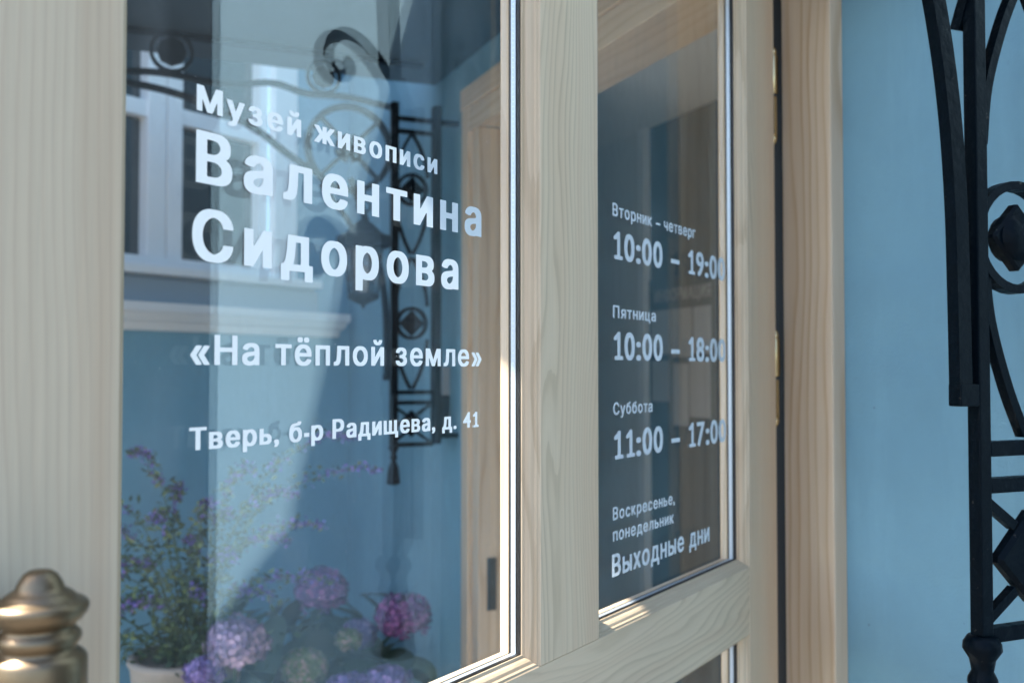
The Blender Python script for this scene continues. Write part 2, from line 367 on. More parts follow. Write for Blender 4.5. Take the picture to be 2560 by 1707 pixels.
# ---------------------------------------------------------------- text made of mesh glyphs (built-in font, thickened)
import numpy as np
_gl = {}
GH = 1 / 72.0          # raster step, in em
def glyph(ch, wt=3):
    """outline of a letter, thickened (more sideways than up) and contoured again into a clean flat mesh"""
    if (ch, wt) in _gl: return _gl[ch, wt]
    cu = bpy.data.curves.new('g', 'FONT'); cu.body = ch; cu.size = 1; cu.resolution_u = 5; cu.fill_mode = 'NONE'
    o = bpy.data.objects.new('g', cu); C.objects.link(o)
    dg = bpy.context.evaluated_depsgraph_get(); me = bpy.data.meshes.new_from_object(o.evaluated_get(dg))
    co = np.array([v.co[:2] for v in me.vertices]); E_ = np.array([tuple(e.vertices) for e in me.edges])
    bpy.data.objects.remove(o); bpy.data.meshes.remove(me); bpy.data.curves.remove(cu)
    A, B = co[E_[:, 0]], co[E_[:, 1]]
    x0, y0 = co.min(0) - .22; x1, y1 = co.max(0) + .12
    nx, ny = int((x1 - x0) / GH) + 2, int((y1 - y0) / GH) + 2
    X, Y = np.meshgrid(x0 + np.arange(nx) * GH, y0 + np.arange(ny) * GH)
    Px, Py = X[..., None], Y[..., None]
    dx, dy = B[:, 0] - A[:, 0], B[:, 1] - A[:, 1]
    t = np.clip(((Px - A[:, 0]) * dx + (Py - A[:, 1]) * dy) / np.maximum(dx * dx + dy * dy, 1e-12), 0, 1)
    D = np.sqrt(((Px - A[:, 0] - t * dx) ** 2 + (Py - A[:, 1] - t * dy) ** 2).min(-1))
    cond = (A[:, 1] > Py) != (B[:, 1] > Py)
    xi = A[:, 0] + (Py - A[:, 1]) / np.where(dy == 0, 1e-12, dy) * dx
    ins = ((cond & (Px < xi)).sum(-1) % 2) == 1
    f = np.where(ins, -D, D)
    if ch == '1':       # drawn here: stem, slanting flag and flat foot
        xr = co[:, 0].max(); b = co[:, 1].min(); tp = co[:, 1].max(); xs = xr - .05
        f = np.maximum(np.abs(X - xs) - .036, np.abs(Y - (b + tp) / 2) - (tp - b) / 2)
        f = np.minimum(f, np.maximum(np.abs(X - xs - .01) - .165, np.abs(Y - (b + .036)) - .036))
        qx, qy, ex, ey = xs, tp - .045, xs - .15, tp - .155
        u_ = np.clip(((X - qx) * (ex - qx) + (Y - qy) * (ey - qy)) / ((ex - qx) ** 2 + (ey - qy) ** 2), 0, 1)
        f = np.minimum(f, np.hypot(X - qx - u_ * (ex - qx), Y - qy - u_ * (ey - qy)) - .034)
    ax, ay = (wt, 1) if ch not in '–-' else (0, 2)
    g = f.copy()
    for i in range(-ax, ax + 1):
        for j in range(-ay, ay + 1):
            g = np.minimum(g, np.roll(np.roll(f, i, 1), j, 0))
    f = g
    # marching squares, full cells of a row merged into one strip
    vid, V, F = {}, [], []
    def vert(x, y):
        k = (round(x, 6), round(y, 6))
        if k not in vid: vid[k] = len(V); V.append((x0 + x * GH, y0 + y * GH))
        return vid[k]
    for j in range(ny - 1):
        i = 0
        while i < nx - 1:
            q = (f[j, i], f[j, i + 1], f[j + 1, i + 1], f[j + 1, i])
            if max(q) < 0:
                k = i
                while k < nx - 1 and max(f[j, k], f[j, k + 1], f[j + 1, k + 1], f[j + 1, k]) < 0: k += 1
                F.append((vert(i, j), vert(k, j), vert(k, j + 1), vert(i, j + 1))); i = k; continue
            if min(q) < 0:
                P = ((i, j), (i + 1, j), (i + 1, j + 1), (i, j + 1)); poly = []
                for k in range(4):
                    a, b = q[k], q[(k + 1) % 4]; pa, pb = P[k], P[(k + 1) % 4]
                    if a < 0: poly.append(vert(*pa))
                    if (a < 0) != (b < 0):
                        u_ = a / (a - b); poly.append(vert(pa[0] + (pb[0] - pa[0]) * u_, pa[1] + (pb[1] - pa[1]) * u_))
                pl = []
                for v in poly:
                    if v not in pl: pl.append(v)
                if len(pl) > 2: F.append(tuple(pl))
            i += 1
    xm = min(v[0] for v in V); xM = max(v[0] for v in V)
    _gl[ch, wt] = ([(v[0] - xm, v[1]) for v in V], F, xM - xm); return _gl[ch, wt]
def cap():
    g = glyph('Н')[0]; return min(v[1] for v in g), max(v[1] for v in g)
TIGHT = {'т': -.03, 'у': -.03, 'г': -.03, 'Т': -.02, 'ь': 0, ',': -.01, '.': 0, ':': -.0, '–': -.02, 'д': -.02, 'а': 0, '-': -.02, 'ж': -.03, 'х': -.03}
def textline(parent, s, dL, dR, base, caph, aspect=None, gap=None, y=.0006, name='lettering', mat=None, label=None, squeeze={}, wt=3):
    c0, c1 = cap(); sz = caph / (c1 - c0); width = dL - dR
    inks = sum(glyph(ch, wt)[2] * squeeze.get(ch, 1) for ch in s if ch != ' ')
    sp = s.count(' ')
    ng = sum(1 for a, b in zip(s, s[1:]) if a != ' ' and b != ' ')
    adj = sum(TIGHT.get(a, 0) + TIGHT.get(b, 0) for a, b in zip(s, s[1:]) if a != ' ' and b != ' ')
    if gap is None:
        sx = sz * aspect; gap = (width / sx - inks - adj - sp * .34) / (ng + sp)
    sx = width / (inks + adj + gap * (ng + sp) + sp * .34)
    V, F, x = [], [], 0
    for i, ch in enumerate(s):
        if ch == ' ':
            x += .34 + gap; continue
        g, f, wd = glyph(ch, wt); q = squeeze.get(ch, 1); k = len(V)
        V += [(dL - (x + vx * q) * sx, y, base + (vy - c0) * sz) for vx, vy in g]
        F += [tuple(k + j for j in ff) for ff in f]
        x += wd * q
        if i + 1 < len(s) and s[i + 1] != ' ': x += gap + TIGHT.get(ch, 0) + TIGHT.get(s[i + 1], 0)
    me = bpy.data.meshes.new(name); me.from_pydata(V, [], F); me.update()
    o = link_mesh(name, me, mat or M['vinyl'], parent)
    if label: o['label'] = label
    return o

# ---------------------------------------------------------------- the glazed door
DZ = .0
door = thing('glazed_door', 'open pale ash door with two columns of glass panes carrying white lettering', 'door', (DOOR_ORG[0], DOOR_ORG[1], 0), DOOR_ANG)
SF, BK = .017, -.019
DTOP = 2.085
def stile(d0, d1, lab=None, z0=.012, z1=DTOP):
    o = boxo('stile', M['stile_streaky' if d0 > 1 else 'stile'], door, d0, d1, BK, SF, z0, z1, bev=.0012)
    if lab: o['label'] = lab
    return o
stile(0, .1069, 'narrow hinge stile')
stile(1.0135, 1.135, 'blurred lock stile carrying the brass pull')
Z_R0, Z_R1 = 1.1690, 1.2525     # the rail
Z_T = 1.99
boxo('muntin', M['stile'], door, .5066, .6096, BK, SF, Z_R1 + .0003, Z_T - .0003, bev=.0008)
boxo('muntin', M['stile'], door, .5066, .6096, BK, SF, .3503, Z_R0 - .0003, bev=.0008)
boxo('rail', M['rail'], door, .1072, 1.0132, BK, SF - .0003, Z_R0, Z_R1, bev=.0008)
boxo('rail', M['rail'], door, .1072, 1.0132, BK, SF - .0003, Z_T, DTOP, bev=.001)
boxo('rail', M['rail'], door, .1072, 1.0132, BK, SF - .0003, .012, .35, bev=.001)
FRONT = [(0, SF - .0006), (0, .0034), (.0100, .0034), (.0100, .0048), (.0078, .0060), (.0068, .0085), (.0052, .0108), (.0030, .0125), (.0022, .0145), (.0008, .0152)]
BACK = [(0, -.0092), (.0092, -.0092), (.0092, -.0165), (.0075, -.0186), (0, -.0188)]
def beads(prof, name, d0, d1, z0, z1):
    """four mitred glazing beads lining an opening d0..d1 x z0..z1; prof = (inset, y)"""
    for side in range(4):
        bm = bmesh.new(); A, B = [], []
        for k, y in prof:
            if side == 0: A.append((d0 + k, y, z0 + k)); B.append((d0 + k, y, z1 - k))
            if side == 1: A.append((d1 - k, y, z0 + k)); B.append((d1 - k, y, z1 - k))
            if side == 2: A.append((d0 + k, y, z0 + k)); B.append((d1 - k, y, z0 + k))
            if side == 3: A.append((d0 + k, y, z1 - k)); B.append((d1 - k, y, z1 - k))
        a = [bm.verts.new(p) for p in A]; b = [bm.verts.new(p) for p in B]; n = len(a)
        fs = [bm.faces.new(a), bm.faces.new(b[::-1])] + [bm.faces.new((a[i], b[i], b[(i + 1) % n], a[(i + 1) % n])) for i in range(n)]
        bmesh.ops.recalc_face_normals(bm, faces=fs)
        obj(name, bm, M['bead_v'] if side < 2 else M['bead_h'], door)
def glazing(d0, d1, z0, z1, dots=False):
    beads(FRONT, 'glazing_bead', d0, d1, z0, z1); beads(BACK, 'inner_bead', d0, d1, z0, z1)
    i = .0035
    pane = boxo('glass_pane', M['glass'], door, d0 + i, d1 - i, -.0004, 0, z0 + i, z1 - i)
    back = boxo('inner_pane', M['glass'], pane, d0 + i, d1 - i, -.0090, -.0086, z0 + i, z1 - i)
    k0, k1 = .0085, .0105
    for nm, mt, ya, yb, q in (('gasket', 'gasket', .0002, .0033, .0108), ('spacer_bar', 'alu', -.0062, -.0016, .0100), ('seal', 'gasket', -.0084, -.0065, .0098), ('seal', 'gasket', -.0014, -.0006, .0102)):
        bm = bmesh.new()
        bx(bm, d0 + .004, d0 + q, ya, yb, z0 + .004, z1 - .004); bx(bm, d1 - q, d1 - .004, ya, yb, z0 + .004, z1 - .004)
        bx(bm, d0 + q + .0001, d1 - q - .0001, ya, yb, z0 + .004, z0 + q); bx(bm, d0 + q + .0001, d1 - q - .0001, ya, yb, z1 - q, z1 - .004)
        sp = obj(nm, bm, M[mt], pane)
        if nm == 'spacer_bar' and dots:
            bm = bmesh.new(); r = .00042
            def disc(P, ax):
                vs_ = [bm.verts.new(Vector(P) + Vector((0, r * math.cos(a), r * math.sin(a))) if ax == 'x' else Vector(P) + Vector((r * math.cos(a), r * math.sin(a), 0))) for a in [j * math.pi / 4 for j in range(8)]]
                bm.faces.new(vs_)
            z = z0 + .014
            while z < z1 - .01: disc((d0 + q + .00015, -.0039, z), 'x'); z += .0042
            dd = d0 + .014
            while dd < d1 - .01: disc((dd, -.0039, z0 + q + .00015), 'z'); dd += .0042
            o = obj('perforation', bm, M['dot'], pane); o['kind'] = 'stuff'
    return pane
paneL = glazing(.6096, 1.0135, Z_R1, Z_T, True); paneL['label'] = 'left pane with the name of the museum in white letters'
paneR = glazing(.1069, .5066, Z_R1, Z_T, True); paneR['label'] = 'right pane with the opening hours in white letters'
glazing(.6096, 1.0135, .35, Z_R0); glazing(.1069, .5066, .35, Z_R0)

textline(paneL, 'Музей живописи', .9546, .7312, 1.6474, .0148, gap=.16)
textline(paneL, 'Валентина', .9547, .6731, 1.6064, .0300, gap=.20)
textline(paneL, 'Сидорова', .9569, .7041, 1.5621, .0298, gap=.20)
textline(paneL, '«На тёплой земле»', .9574, .6729, 1.5030, .0173, gap=.13, wt=2)
textline(paneL, 'Тверь, б-р Радищева, д. 41', .9577, .6767, 1.4550, .0128, gap=.11)
textline(paneR, 'Вторник – четверг', .4457, .2364, 1.6535, .0131, gap=.13, wt=2)
HS = {'0': .86, '8': .86, '9': .86, '7': .86, '1': .92, ':': 1.15, '–': .8}
for s_, b_ in (('10:00 – 19:00', 1.6108), ('10:00 – 18:00', 1.5102), ('11:00 – 17:00', 1.4115)):
    textline(paneR, s_, .4465, .1430, b_, .0297, gap=.06, squeeze=HS, wt=2)
textline(paneR, 'Пятница', .4455, .3457, 1.5520, .0125, gap=.13, wt=2)
textline(paneR, 'Суббота', .4455, .3551, 1.4557, .0122, gap=.13, wt=2)
textline(paneR, 'Воскресенье,', .4468, .2987, 1.3521, .0127, gap=.13, wt=2)
textline(paneR, 'понедельник', .4469, .3019, 1.3313, .0127, gap=.13, wt=2)
textline(paneR, 'Выходные дни', .4488, .1986, 1.2967, .0222, gap=.12, wt=2)

# specks of dust on the outer glass
bm = bmesh.new()
for _ in range(150):
    x, z = random.uniform(.625, .995), random.uniform(1.27, 1.85)
    if random.random() < .25: x = random.uniform(.12, .49)
    r = random.choice((.00012, .00018, .00018, .00028)); k = random.randint(4, 6); st = random.uniform(.5, 1.6)
    vs = [bm.verts.new((x + r * st * math.cos(6.283 * j / k), .0003, z + r * math.sin(6.283 * j / k))) for j in range(k)]; bm.faces.new(vs)
o = obj('dust', bm, M['dot'], paneL); o['kind'] = 'stuff'

# hinges of the door
for z0, z1 in ((1.8084, 1.9455), (1.4223, 1.5557), (.35, .485)):
    h = bpy.data.objects.new('hinge', None); C.objects.link(h); h.parent = door; h.location = (-.0085, .0135, (z0 + z1) / 2)
    L = (z1 - z0) / 2; r = .0048
    for a, b in ((-L + .012, -.002), (.002, L - .012)):
        bm = bmesh.new(); lathe(bm, [(r * .9, a), (r, a + .001), (r, b - .001), (r * .9, b)], 20); obj('knuckle', bm, M['hinge'], h, True)
    bm = bmesh.new(); lathe(bm, [(r * .75, -.0019), (r * .75, .0019)], 16); obj('washer', bm, M['black'], h)
    for sgn in (-1, 1):
        bm = bmesh.new(); lathe(bm, [(.0046, sgn * (L - .0118)), (.005, sgn * (L - .009)), (.0036, sgn * (L - .004)), (.0012, sgn * L)], 16); obj('pin_tip', bm, M['hinge'], h, True)
    bm = bmesh.new(); bx(bm, .0055, .0078, -.004, .004, -L + .013, -.003); bx(bm, -.0078, -.0055, -.004, .004, .003, L - .013); obj('leaf', bm, M['hinge'], h)

# brass pull with turned finial
pull = bpy.data.objects.new('door_pull', None); C.objects.link(pull); pull.parent = door; pull.location = (1.0825, .0615, 1.4165)
prof = [(.0001, 0), (.0044, -.0003), (.0066, -.0018), (.0082, -.0042), (.0092, -.0062), (.0096, -.0078), (.0122, -.0092), (.0137, -.0103), (.0146, -.0116), (.0166, -.0124), (.0184, -.0134), (.0193, -.0146), (.0193, -.0162), (.0186, -.0182), (.0168, -.0206), (.0146, -.0226), (.0136, -.0240), (.0150, -.0252), (.0163, -.0266), (.0166, -.0284), (.0158, -.0302), (.0146, -.0318), (.0146, -.0330), (.0160, -.0340), (.0180, -.0354), (.0189, -.0372), (.0189, -.0520), (.0178, -.0545), (.0172, -.056)]
bm = bmesh.new(); lathe(bm, prof, 64); obj('finial', bm, M['brass'], pull, True)
bm = bmesh.new(); lathe(bm, [(.0172, -.0565), (.0150, -.070), (.0140, -.12), (.0140, -.34), (.0150, -.39), (.0172, -.4035)], 48); obj('grip', bm, M['brass'], pull, True)
bm = bmesh.new(); lathe(bm, [(r_, -.46 - z_) for r_, z_ in prof[::-1]], 48); obj('finial', bm, M['brass'], pull, True)
for z_ in (-.018, -.43):
    bm = bmesh.new(); tube(bm, [(.012, -.010, z_), (.014, -.022, z_), (.014, -.0405, z_)], .0065, 20, .0075); tube(bm, [(.014, -.0408, z_), (.014, -.0442, z_)], .0175, 28); obj('mount', bm, M['brass'], pull, True)

# ---------------------------------------------------------------- iron brackets
def bracket(label, t, q0, arms=True, sc_=1.0):
    """local x = out from the wall, y = along the wall, z up. q0 = distance of the inner bar from the wall"""
    b = thing('iron_bracket', label, 'bracket', W(t, .02, 0), WALL_ANG + R(-90), 'wrought iron brackets beside the doorway')
    b.scale = (sc_,) * 3; b.location.z = EYE * (1 - sc_)
    g = .0112 if not arms else .0195; OB = q0 + .1135; cx = q0 + .0665
    def sq(name, x0, x1, z0, z1, th=g, bev=.0012):
        bm = bmesh.new(); bx(bm, x0, x1, -th / 2, th / 2, z0, z1, bev=bev); return obj(name, bm, M['iron'], b)
    zt = 2.19 if arms else 1.800
    sq('outer_bar', OB - g / 2, OB + g / 2, 1.309, zt)
    bm = bmesh.new(); bx(bm, q0 - g / 2, q0 + g / 2, -.016, .016, 1.309, zt, bev=.0012); obj('inner_bar', bm, M['iron'], b)
    for z in ((2.150, 2.117) if arms else (1.795,)) + (1.4428, 1.4163, 1.309): sq('crossbar', q0 + g / 2, OB - g / 2, z - .0055, z + .0055, g * .85)
    if q0 > .02:
        for z in (2.15 if arms else 1.77, 1.33): sq('wall_tie', -.0, q0 - g / 2 - .0003, z - .006, z + .006, g * .85)
    # two rosette rings, each with a lozenge boss
    for z in ((1.967, 1.6206) if arms else (1.598,)):
        rx = cx + (0 if arms else .010); LZ = .034 if arms else .026
        bm = bmesh.new(); flatbar(bm, circ(rx, z, .0385, 32), .008 if arms else .0065, g * .9, True); rg = obj('ring', bm, M['iron'], b)
        bm = bmesh.new(); prism(bm, [(rx - LZ, z), (rx, z - LZ), (rx + LZ, z), (rx, z + LZ)], 'y', -.005, .005)
        bmesh.ops.bevel(bm, geom=list(bm.edges), offset=.002, segments=1, affect='EDGES'); obj('lozenge', bm, M['iron'], rg)
        bm = bmesh.new(); lathe(bm, [(LZ * .66, -.008), (LZ * .66, .008), (.010, .012), (.001, .013)], 20)
        bmesh.ops.rotate(bm, verts=bm.verts, matrix=Matrix.Rotation(R(90), 3, 'X')); bmesh.ops.translate(bm, verts=bm.verts, vec=(rx, 0, z)); obj('boss', bm, M['iron'], rg, True)
    hw = .046
    def arch(za, zb, flip=False):
        bm = bmesh.new()
        for sgn in (-1, 1):
            P = [(cx + sgn * hw * .93, zb), (cx + sgn * hw * .80, zb + (za - zb) * .35), (cx + sgn * hw * .45, zb + (za - zb) * .72), (cx + sgn * .0035, za)]
            flatbar(bm, [(p.x, p.y) for p in spline([(a, c, 0) for a, c in P], 6)], .007, g * .7)
        obj('pointed_arch', bm, M['iron'], b)
    if arms: arch(2.110, 2.0); arch(1.80, 1.93)
    arch(1.79, 1.665); arch(1.452, 1.58)
    # bottom box: four corner gussets round a lozenge
    z0, z1 = 1.3150, 1.4100; zc = (z0 + z1) / 2
    bm = bmesh.new()
    prism(bm, [(cx - .036, zc), (cx, zc - .036), (cx + .036, zc), (cx, zc + .036)], 'y', -.006, .006)
    bmesh.ops.bevel(bm, geom=list(bm.edges), offset=.003, segments=1, affect='EDGES'); obj('lozenge', bm, M['iron'], b)
    for sx in (-1, 1):
        for sz in (-1, 1):
            bm = bmesh.new(); flatbar(bm, [(cx + sx * .048, zc + sz * .046), (cx + sx * .0155, zc + sz * .0235)], .007, g * .6); obj('strut', bm, M['iron'], b)
    # tassel finial
    bm = bmesh.new(); lathe(bm, [(.010, 1.309), (.013, 1.304), (.0135, 1.299), (.009, 1.292), (.0075, 1.284), (.010, 1.279), (.0105, 1.275), (.006, 1.270), (.009, 1.262), (.0135, 1.252), (.0155, 1.238), (.0165, 1.222), (.0185, 1.212), (.012, 1.208)][::-1], 14, (OB, 0, 0)); obj('tassel', bm, M['iron'], b, True)
    # long curved stay that leaves the outer bar and sweeps up and out to the canopy
    bm = bmesh.new(); P = [(OB + .0175, 1.4898), (OB + .0185, 1.56), (OB + .0200, 1.62), (OB + .0245, 1.68), (OB + .0335, 1.74), (OB + .0480, 1.80), (OB + .075, 1.88)] + ([(OB + .115, 1.985)] if arms else []) 
    flatbar(bm, [(p.x, p.y) for p in spline([(a, c, 0) for a, c in P], 8)], .013 if arms else .0120, .018 if arms else .0100); obj('stay', bm, M['iron'], b)
    bm = bmesh.new(); bx(bm, OB + g / 2, OB + (.027 if arms else .0236), -(.009 if arms else .0058), .009 if arms else .0058, 1.474, 1.490, bev=.001); obj('stay_foot', bm, M['iron'], b)
    if not arms: return b, OB
    bm = bmesh.new(); flatbar(bm, [(p.x, p.y) for p in spline([(OB + .19, 1.965, 0), (OB + .13, 1.89, 0), (OB + .07, 1.80, 0), (OB + .03, 1.745, 0)], 6)], .010, .014); obj('stay', bm, M['iron'], b)
    # big ring with four spokes
    rc, rz, rr = OB + .118, 2.060, .106
    bm = bmesh.new(); flatbar(bm, circ(rc, rz, rr, 48), .0145, .017, True); ring = obj('wheel_ring', bm, M['iron'], b)
    for a in (45, 135, 225, 315):
        bm = bmesh.new(); flatbar(bm, [(rc + .026 * math.cos(R(a)), rz + .026 * math.sin(R(a))), (rc + (rr - .005) * math.cos(R(a)), rz + (rr - .005) * math.sin(R(a)))], .0105, .011); obj('spoke', bm, M['iron'], ring)
    bm = bmesh.new()
    for k in range(8):
        a = R(45 * k + 22.5); prism(bm, [(rc + math.cos(a + q) * r_, rz + math.sin(a + q) * r_) for q, r_ in ((-.36, .012), (-.22, .037), (.22, .037), (.36, .012))], 'y', -.006 + .0005 * (k % 2), .006 + .0005 * (k % 2))
    lathe_b = bmesh.new(); lathe(lathe_b, [(.022, -.011), (.022, .011), (.001, .012)], 16); bmesh.ops.rotate(lathe_b, verts=lathe_b.verts, matrix=Matrix.Rotation(R(90), 3, 'X')); bmesh.ops.translate(lathe_b, verts=lathe_b.verts, vec=(rc, 0, rz)); obj('hub', lathe_b, M['iron'], ring, True)
    obj('rosette', bm, M['iron'], ring)
    # upper and lower arms with disc ornaments running out to the canopy
    k = q0 - .0611
    bm = bmesh.new(); flatbar(bm, [(p.x, p.y) for p in spline([(.377 + k, 1.9925, 0), (.446 + k, 2.0317, 0), (.535 + k, 2.0926, 0), (.6516 + k, 2.139, 0), (.7735 + k, 2.1647, 0), (.93 + k, 2.172, 0), (1.08 + k, 2.17, 0)], 8)], .014, .016); obj('arm', bm, M['iron'], b)
    bm = bmesh.new(); flatbar(bm, [(p.x, p.y) for p in spline([(.178 + k, 2.175, 0), (.2975 + k, 2.190, 0), (.4021 + k, 2.1884, 0), (.4863 + k, 2.205, 0), (.60 + k, 2.19, 0), (.75 + k, 2.20, 0), (.90 + k, 2.19, 0), (1.08 + k, 2.20, 0)], 6)], .013, .016); obj('arm', bm, M['iron'], b)
    for x, z, r_ in ((.3595, 2.2350, .040), (.7213, 2.2530, .0465), (.95, 2.245, .04)):
        bm = bmesh.new(); flatbar(bm, circ(x + k, z, r_, 28), .008, .014, True); rg = obj('ring', bm, M['iron'], b)
        bm = bmesh.new(); q = r_ * .74; prism(bm, [(x + k + q * math.cos(R(a)), z + q * math.sin(R(a))) for a in range(0, 360, 45)], 'y', -.005, .005); obj('disc', bm, M['iron'], rg)
    sq('top_rail', .10 + k, 1.12 + k, 2.287, 2.2985, .02) if arms else None
    return b, OB
b1, OB1 = bracket('black iron bracket of rings and arches seen through the left pane', -1.36, .0611)
b2, OB2 = bracket('near black iron bracket cut off by the right edge of the photo', .472, .042, False, 1.19)
# crook on top of the near bracket, curling along the wall
k = 1 / 1.19
P = [(-.014, 1.800), (-.006, 1.820), (.006, 1.846), (.020, 1.872), (.035, 1.892), (.052, 1.908), (.070, 1.914), (.084, 1.905), (.088, 1.886), (.083, 1.869), (.073, 1.861), (.063, 1.865), (.061, 1.875), (.068, 1.880)]
bm = bmesh.new(); flatbar(bm, [(p.x, p.y) for p in spline([(a * k, 1.5 + (c - 1.5) * k, 0) for a, c in P], 8)], .009, .014)
ck = obj('crook', bm, M['iron'], b2); ck.location.x = OB2; ck.rotation_euler = (0, 0, R(90))

# ---------------------------------------------------------------- canopy over the doorway
can = thing('entrance_canopy', 'dark sheet metal canopy over the doorway', 'canopy', W(0, 0, 0), WALL_ANG)
bm = bmesh.new(); prism(bm, [(-1.545, .018), (.395, .018), (.385, -.42), (.345, -.90), (.315, -1.155), (-1.545, -1.155)], 'z', 2.302, 2.32); obj('soffit', bm, M['canopy'], can)
bm = bmesh.new(); prism(bm, [(-1.165, 2.3205), (.018, 2.3205), (.018, 2.46)], 'x', -1.53, .30); obj('roof', bm, M['tile'], can)
bm = bmesh.new()
bx(bm, -1.555, .318, -1.172, -1.156, 2.292, 2.345, bev=.002); obj('fascia', bm, M['iron'], can)

# ---------------------------------------------------------------- lantern hanging from the far bracket
lan = thing('hanging_lantern', 'small black six-sided lantern hanging from the far iron bracket', 'lantern', W(-1.36, .02, 0) + (-mv) * .255, 0)
bm = bmesh.new(); flatbar(bm, circ(0, 1.915, .0165, 20, -60, 240), .005, .006); 
bmesh.ops.translate(bm, verts=bm.verts, vec=(0, 0, 0)); obj('hook', bm, M['iron'], lan)
bm = bmesh.new(); tube(bm, [(0, 0, 1.8975), (0, 0, 1.872)], .005, 8, .009); obj('stem', bm, M['iron'], lan)
bm = bmesh.new(); tube(bm, [(0, 0, 1.955), (0, 0, 1.931)], .004, 8); obj('chain_link', bm, M['iron'], lan)
bm = bmesh.new(); lathe(bm, [(.012, 1.880), (.020, 1.875), (.050, 1.846), (.066, 1.842), (.070, 1.834), (.070, 1.816), (.062, 1.808), (.050, 1.8065)], 6); obj('roof', bm, M['iron'], lan)
bm = bmesh.new(); lathe(bm, [(.046, 1.806), (.036, 1.6945)], 6); obj('lantern_glass', bm, M['lampglass'], lan)
for i in range(6):
    a = i * math.pi / 3; bm = bmesh.new(); tube(bm, [(.0475 * math.cos(a), .0475 * math.sin(a), 1.806), (.0375 * math.cos(a), .0375 * math.sin(a), 1.694)], .0028, 6); obj('glazing_bar', bm, M['iron'], lan)
bm = bmesh.new(); lathe(bm, [(.040, 1.694), (.041, 1.688), (.039, 1.680), (.022, 1.672), (.006, 1.664), (.003, 1.655)], 6); obj('base', bm, M['iron'], lan)
bm = bmesh.new(); lathe(bm, [(.010, 1.695), (.013, 1.72), (.013, 1.75), (.006, 1.765)], 12); obj('bulb', bm, M['white'], lan, True)

# ---------------------------------------------------------------- intercom by the door
ic = thing('door_intercom', 'slim grey intercom with dark lower half left of the door frame', 'intercom', W(-1.45, .02, 0), WALL_ANG)
bm = bmesh.new(); bx(bm, -.030, .030, -.022, 0, 1.432, 1.510, bev=.003); obj('housing', bm, M['plastic'], ic)
bm = bmesh.new(); bx(bm, -.026, .030, -.026, 0, 1.318, 1.4315, bev=.003); obj('keypad', bm, M['black'], ic)
bm = bmesh.new(); bx(bm, -.012, .012, -.0245, -.0221, 1.478, 1.488, bev=.0005); obj('lens_slot', bm, M['black'], ic)

# notice board inside, faint behind the right pane
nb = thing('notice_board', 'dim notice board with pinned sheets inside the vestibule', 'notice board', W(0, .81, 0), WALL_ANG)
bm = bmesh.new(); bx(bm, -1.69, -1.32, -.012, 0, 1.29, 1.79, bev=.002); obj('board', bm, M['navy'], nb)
for x0, x1, z0, z1 in ((-1.675, -1.56, 1.55, 1.69), (-1.55, -1.44, 1.54, 1.69), (-1.43, -1.34, 1.55, 1.69), (-1.67, -1.57, 1.40, 1.53), (-1.54, -1.46, 1.33, 1.52), (-1.45, -1.345, 1.36, 1.53)):
    boxo('sheet', M['paper'], nb, x0, x1, -.0145, -.0125, z0, z1)
hd = textline(nb, 'ИНФОРМАЦИЯ', .315, 0, 1.715, .04, gap=.1, name='heading', mat=M['paper'])
hd.rotation_euler = (0, 0, R(180)); hd.location = (-1.34, -.013, 0); 
for v in hd.data.vertices: v.co.y = 0

# ---------------------------------------------------------------- neighbouring blue house with the white window
PC = R(35.4); KX, KY = (W(-2.564, .02, 0).x, W(-2.564, .02, 0).y)
# local x runs from the inner corner towards the camera's left, local y = into the house
cang = math.atan2(-math.cos(PC), -math.sin(PC))
house = thing('blue_house', 'deep blue plastered house with a white window seen through the left pane', 'house', (KX, KY, 0), cang)
# with x = c, z x x points right of it; the street side is +y
bm = bmesh.new()
XW0, XW1, ZW0, ZW1 = .345, 1.36, 1.815, 3.2
bx(bm, -.35, XW0, -.5, 0, 0, 3.7); bx(bm, XW1, 2.40, -.5, 0, 0, 3.7); bx(bm, XW0, XW1, -.5, 0, 0, ZW0); bx(bm, XW0, XW1, -.5, 0, ZW1, 3.7)
obj('wall', bm, M['blue_deep'], house)
win = bpy.data.objects.new('window', None); C.objects.link(win); win.parent = house
bm = bmesh.new(); bx(bm, .288, .392, 0.0, .035, 1.79, 3.26, bev=.006); bx(bm, 1.33, 1.43, 0.0, .035, 1.79, 3.26, bev=.006); bx(bm, .288, 1.43, .0, .036, 3.262, 3.36, bev=.006); obj('casing', bm, M['white'], win)
bm = bmesh.new(); bx(bm, .393, 1.33, -.06, .02, 1.816, 1.846, bev=.003); bx(bm, .393, .43, -.06, 0, 1.847, 3.2); bx(bm, 1.30, 1.33, -.06, 0, 1.847, 3.2)
for x0, x1 in ((.74, .795), (.80, .865)): bx(bm, x0, x1, -.06, .004, 1.847, 3.2, bev=.003)
bx(bm, .43, .74, -.055, -.002, 2.275, 2.325, bev=.002); bx(bm, .865, 1.3, -.055, -.002, 2.275, 2.325, bev=.002)
obj('sash', bm, M['white'], win)
bm = bmesh.new(); bx(bm, .43, .74, -.05, -.04, 1.847, 3.2); bx(bm, .865, 1.3, -.05, -.04, 1.847, 3.2); obj('pane', bm, M['winglass'], win)
bm = bmesh.new(); prism(bm, [(0, 1.70), (0, 1.788), (.03, 1.788), (.03, 1.782), (.045, 1.775), (.045, 1.70)], 'x', .20, 1.55); obj('sill_band', bm, M['slate'], win)  # plain blue-grey band between sill and ledge
bm = bmesh.new(); prism(bm, [(0, 1.62), (0, 1.7), (.10, 1.7), (.10, 1.676), (.085, 1.668), (.07, 1.65), (.045, 1.64), (.04, 1.62)], 'x', .09, 1.62); obj('sill', bm, M['offwhite'], house)
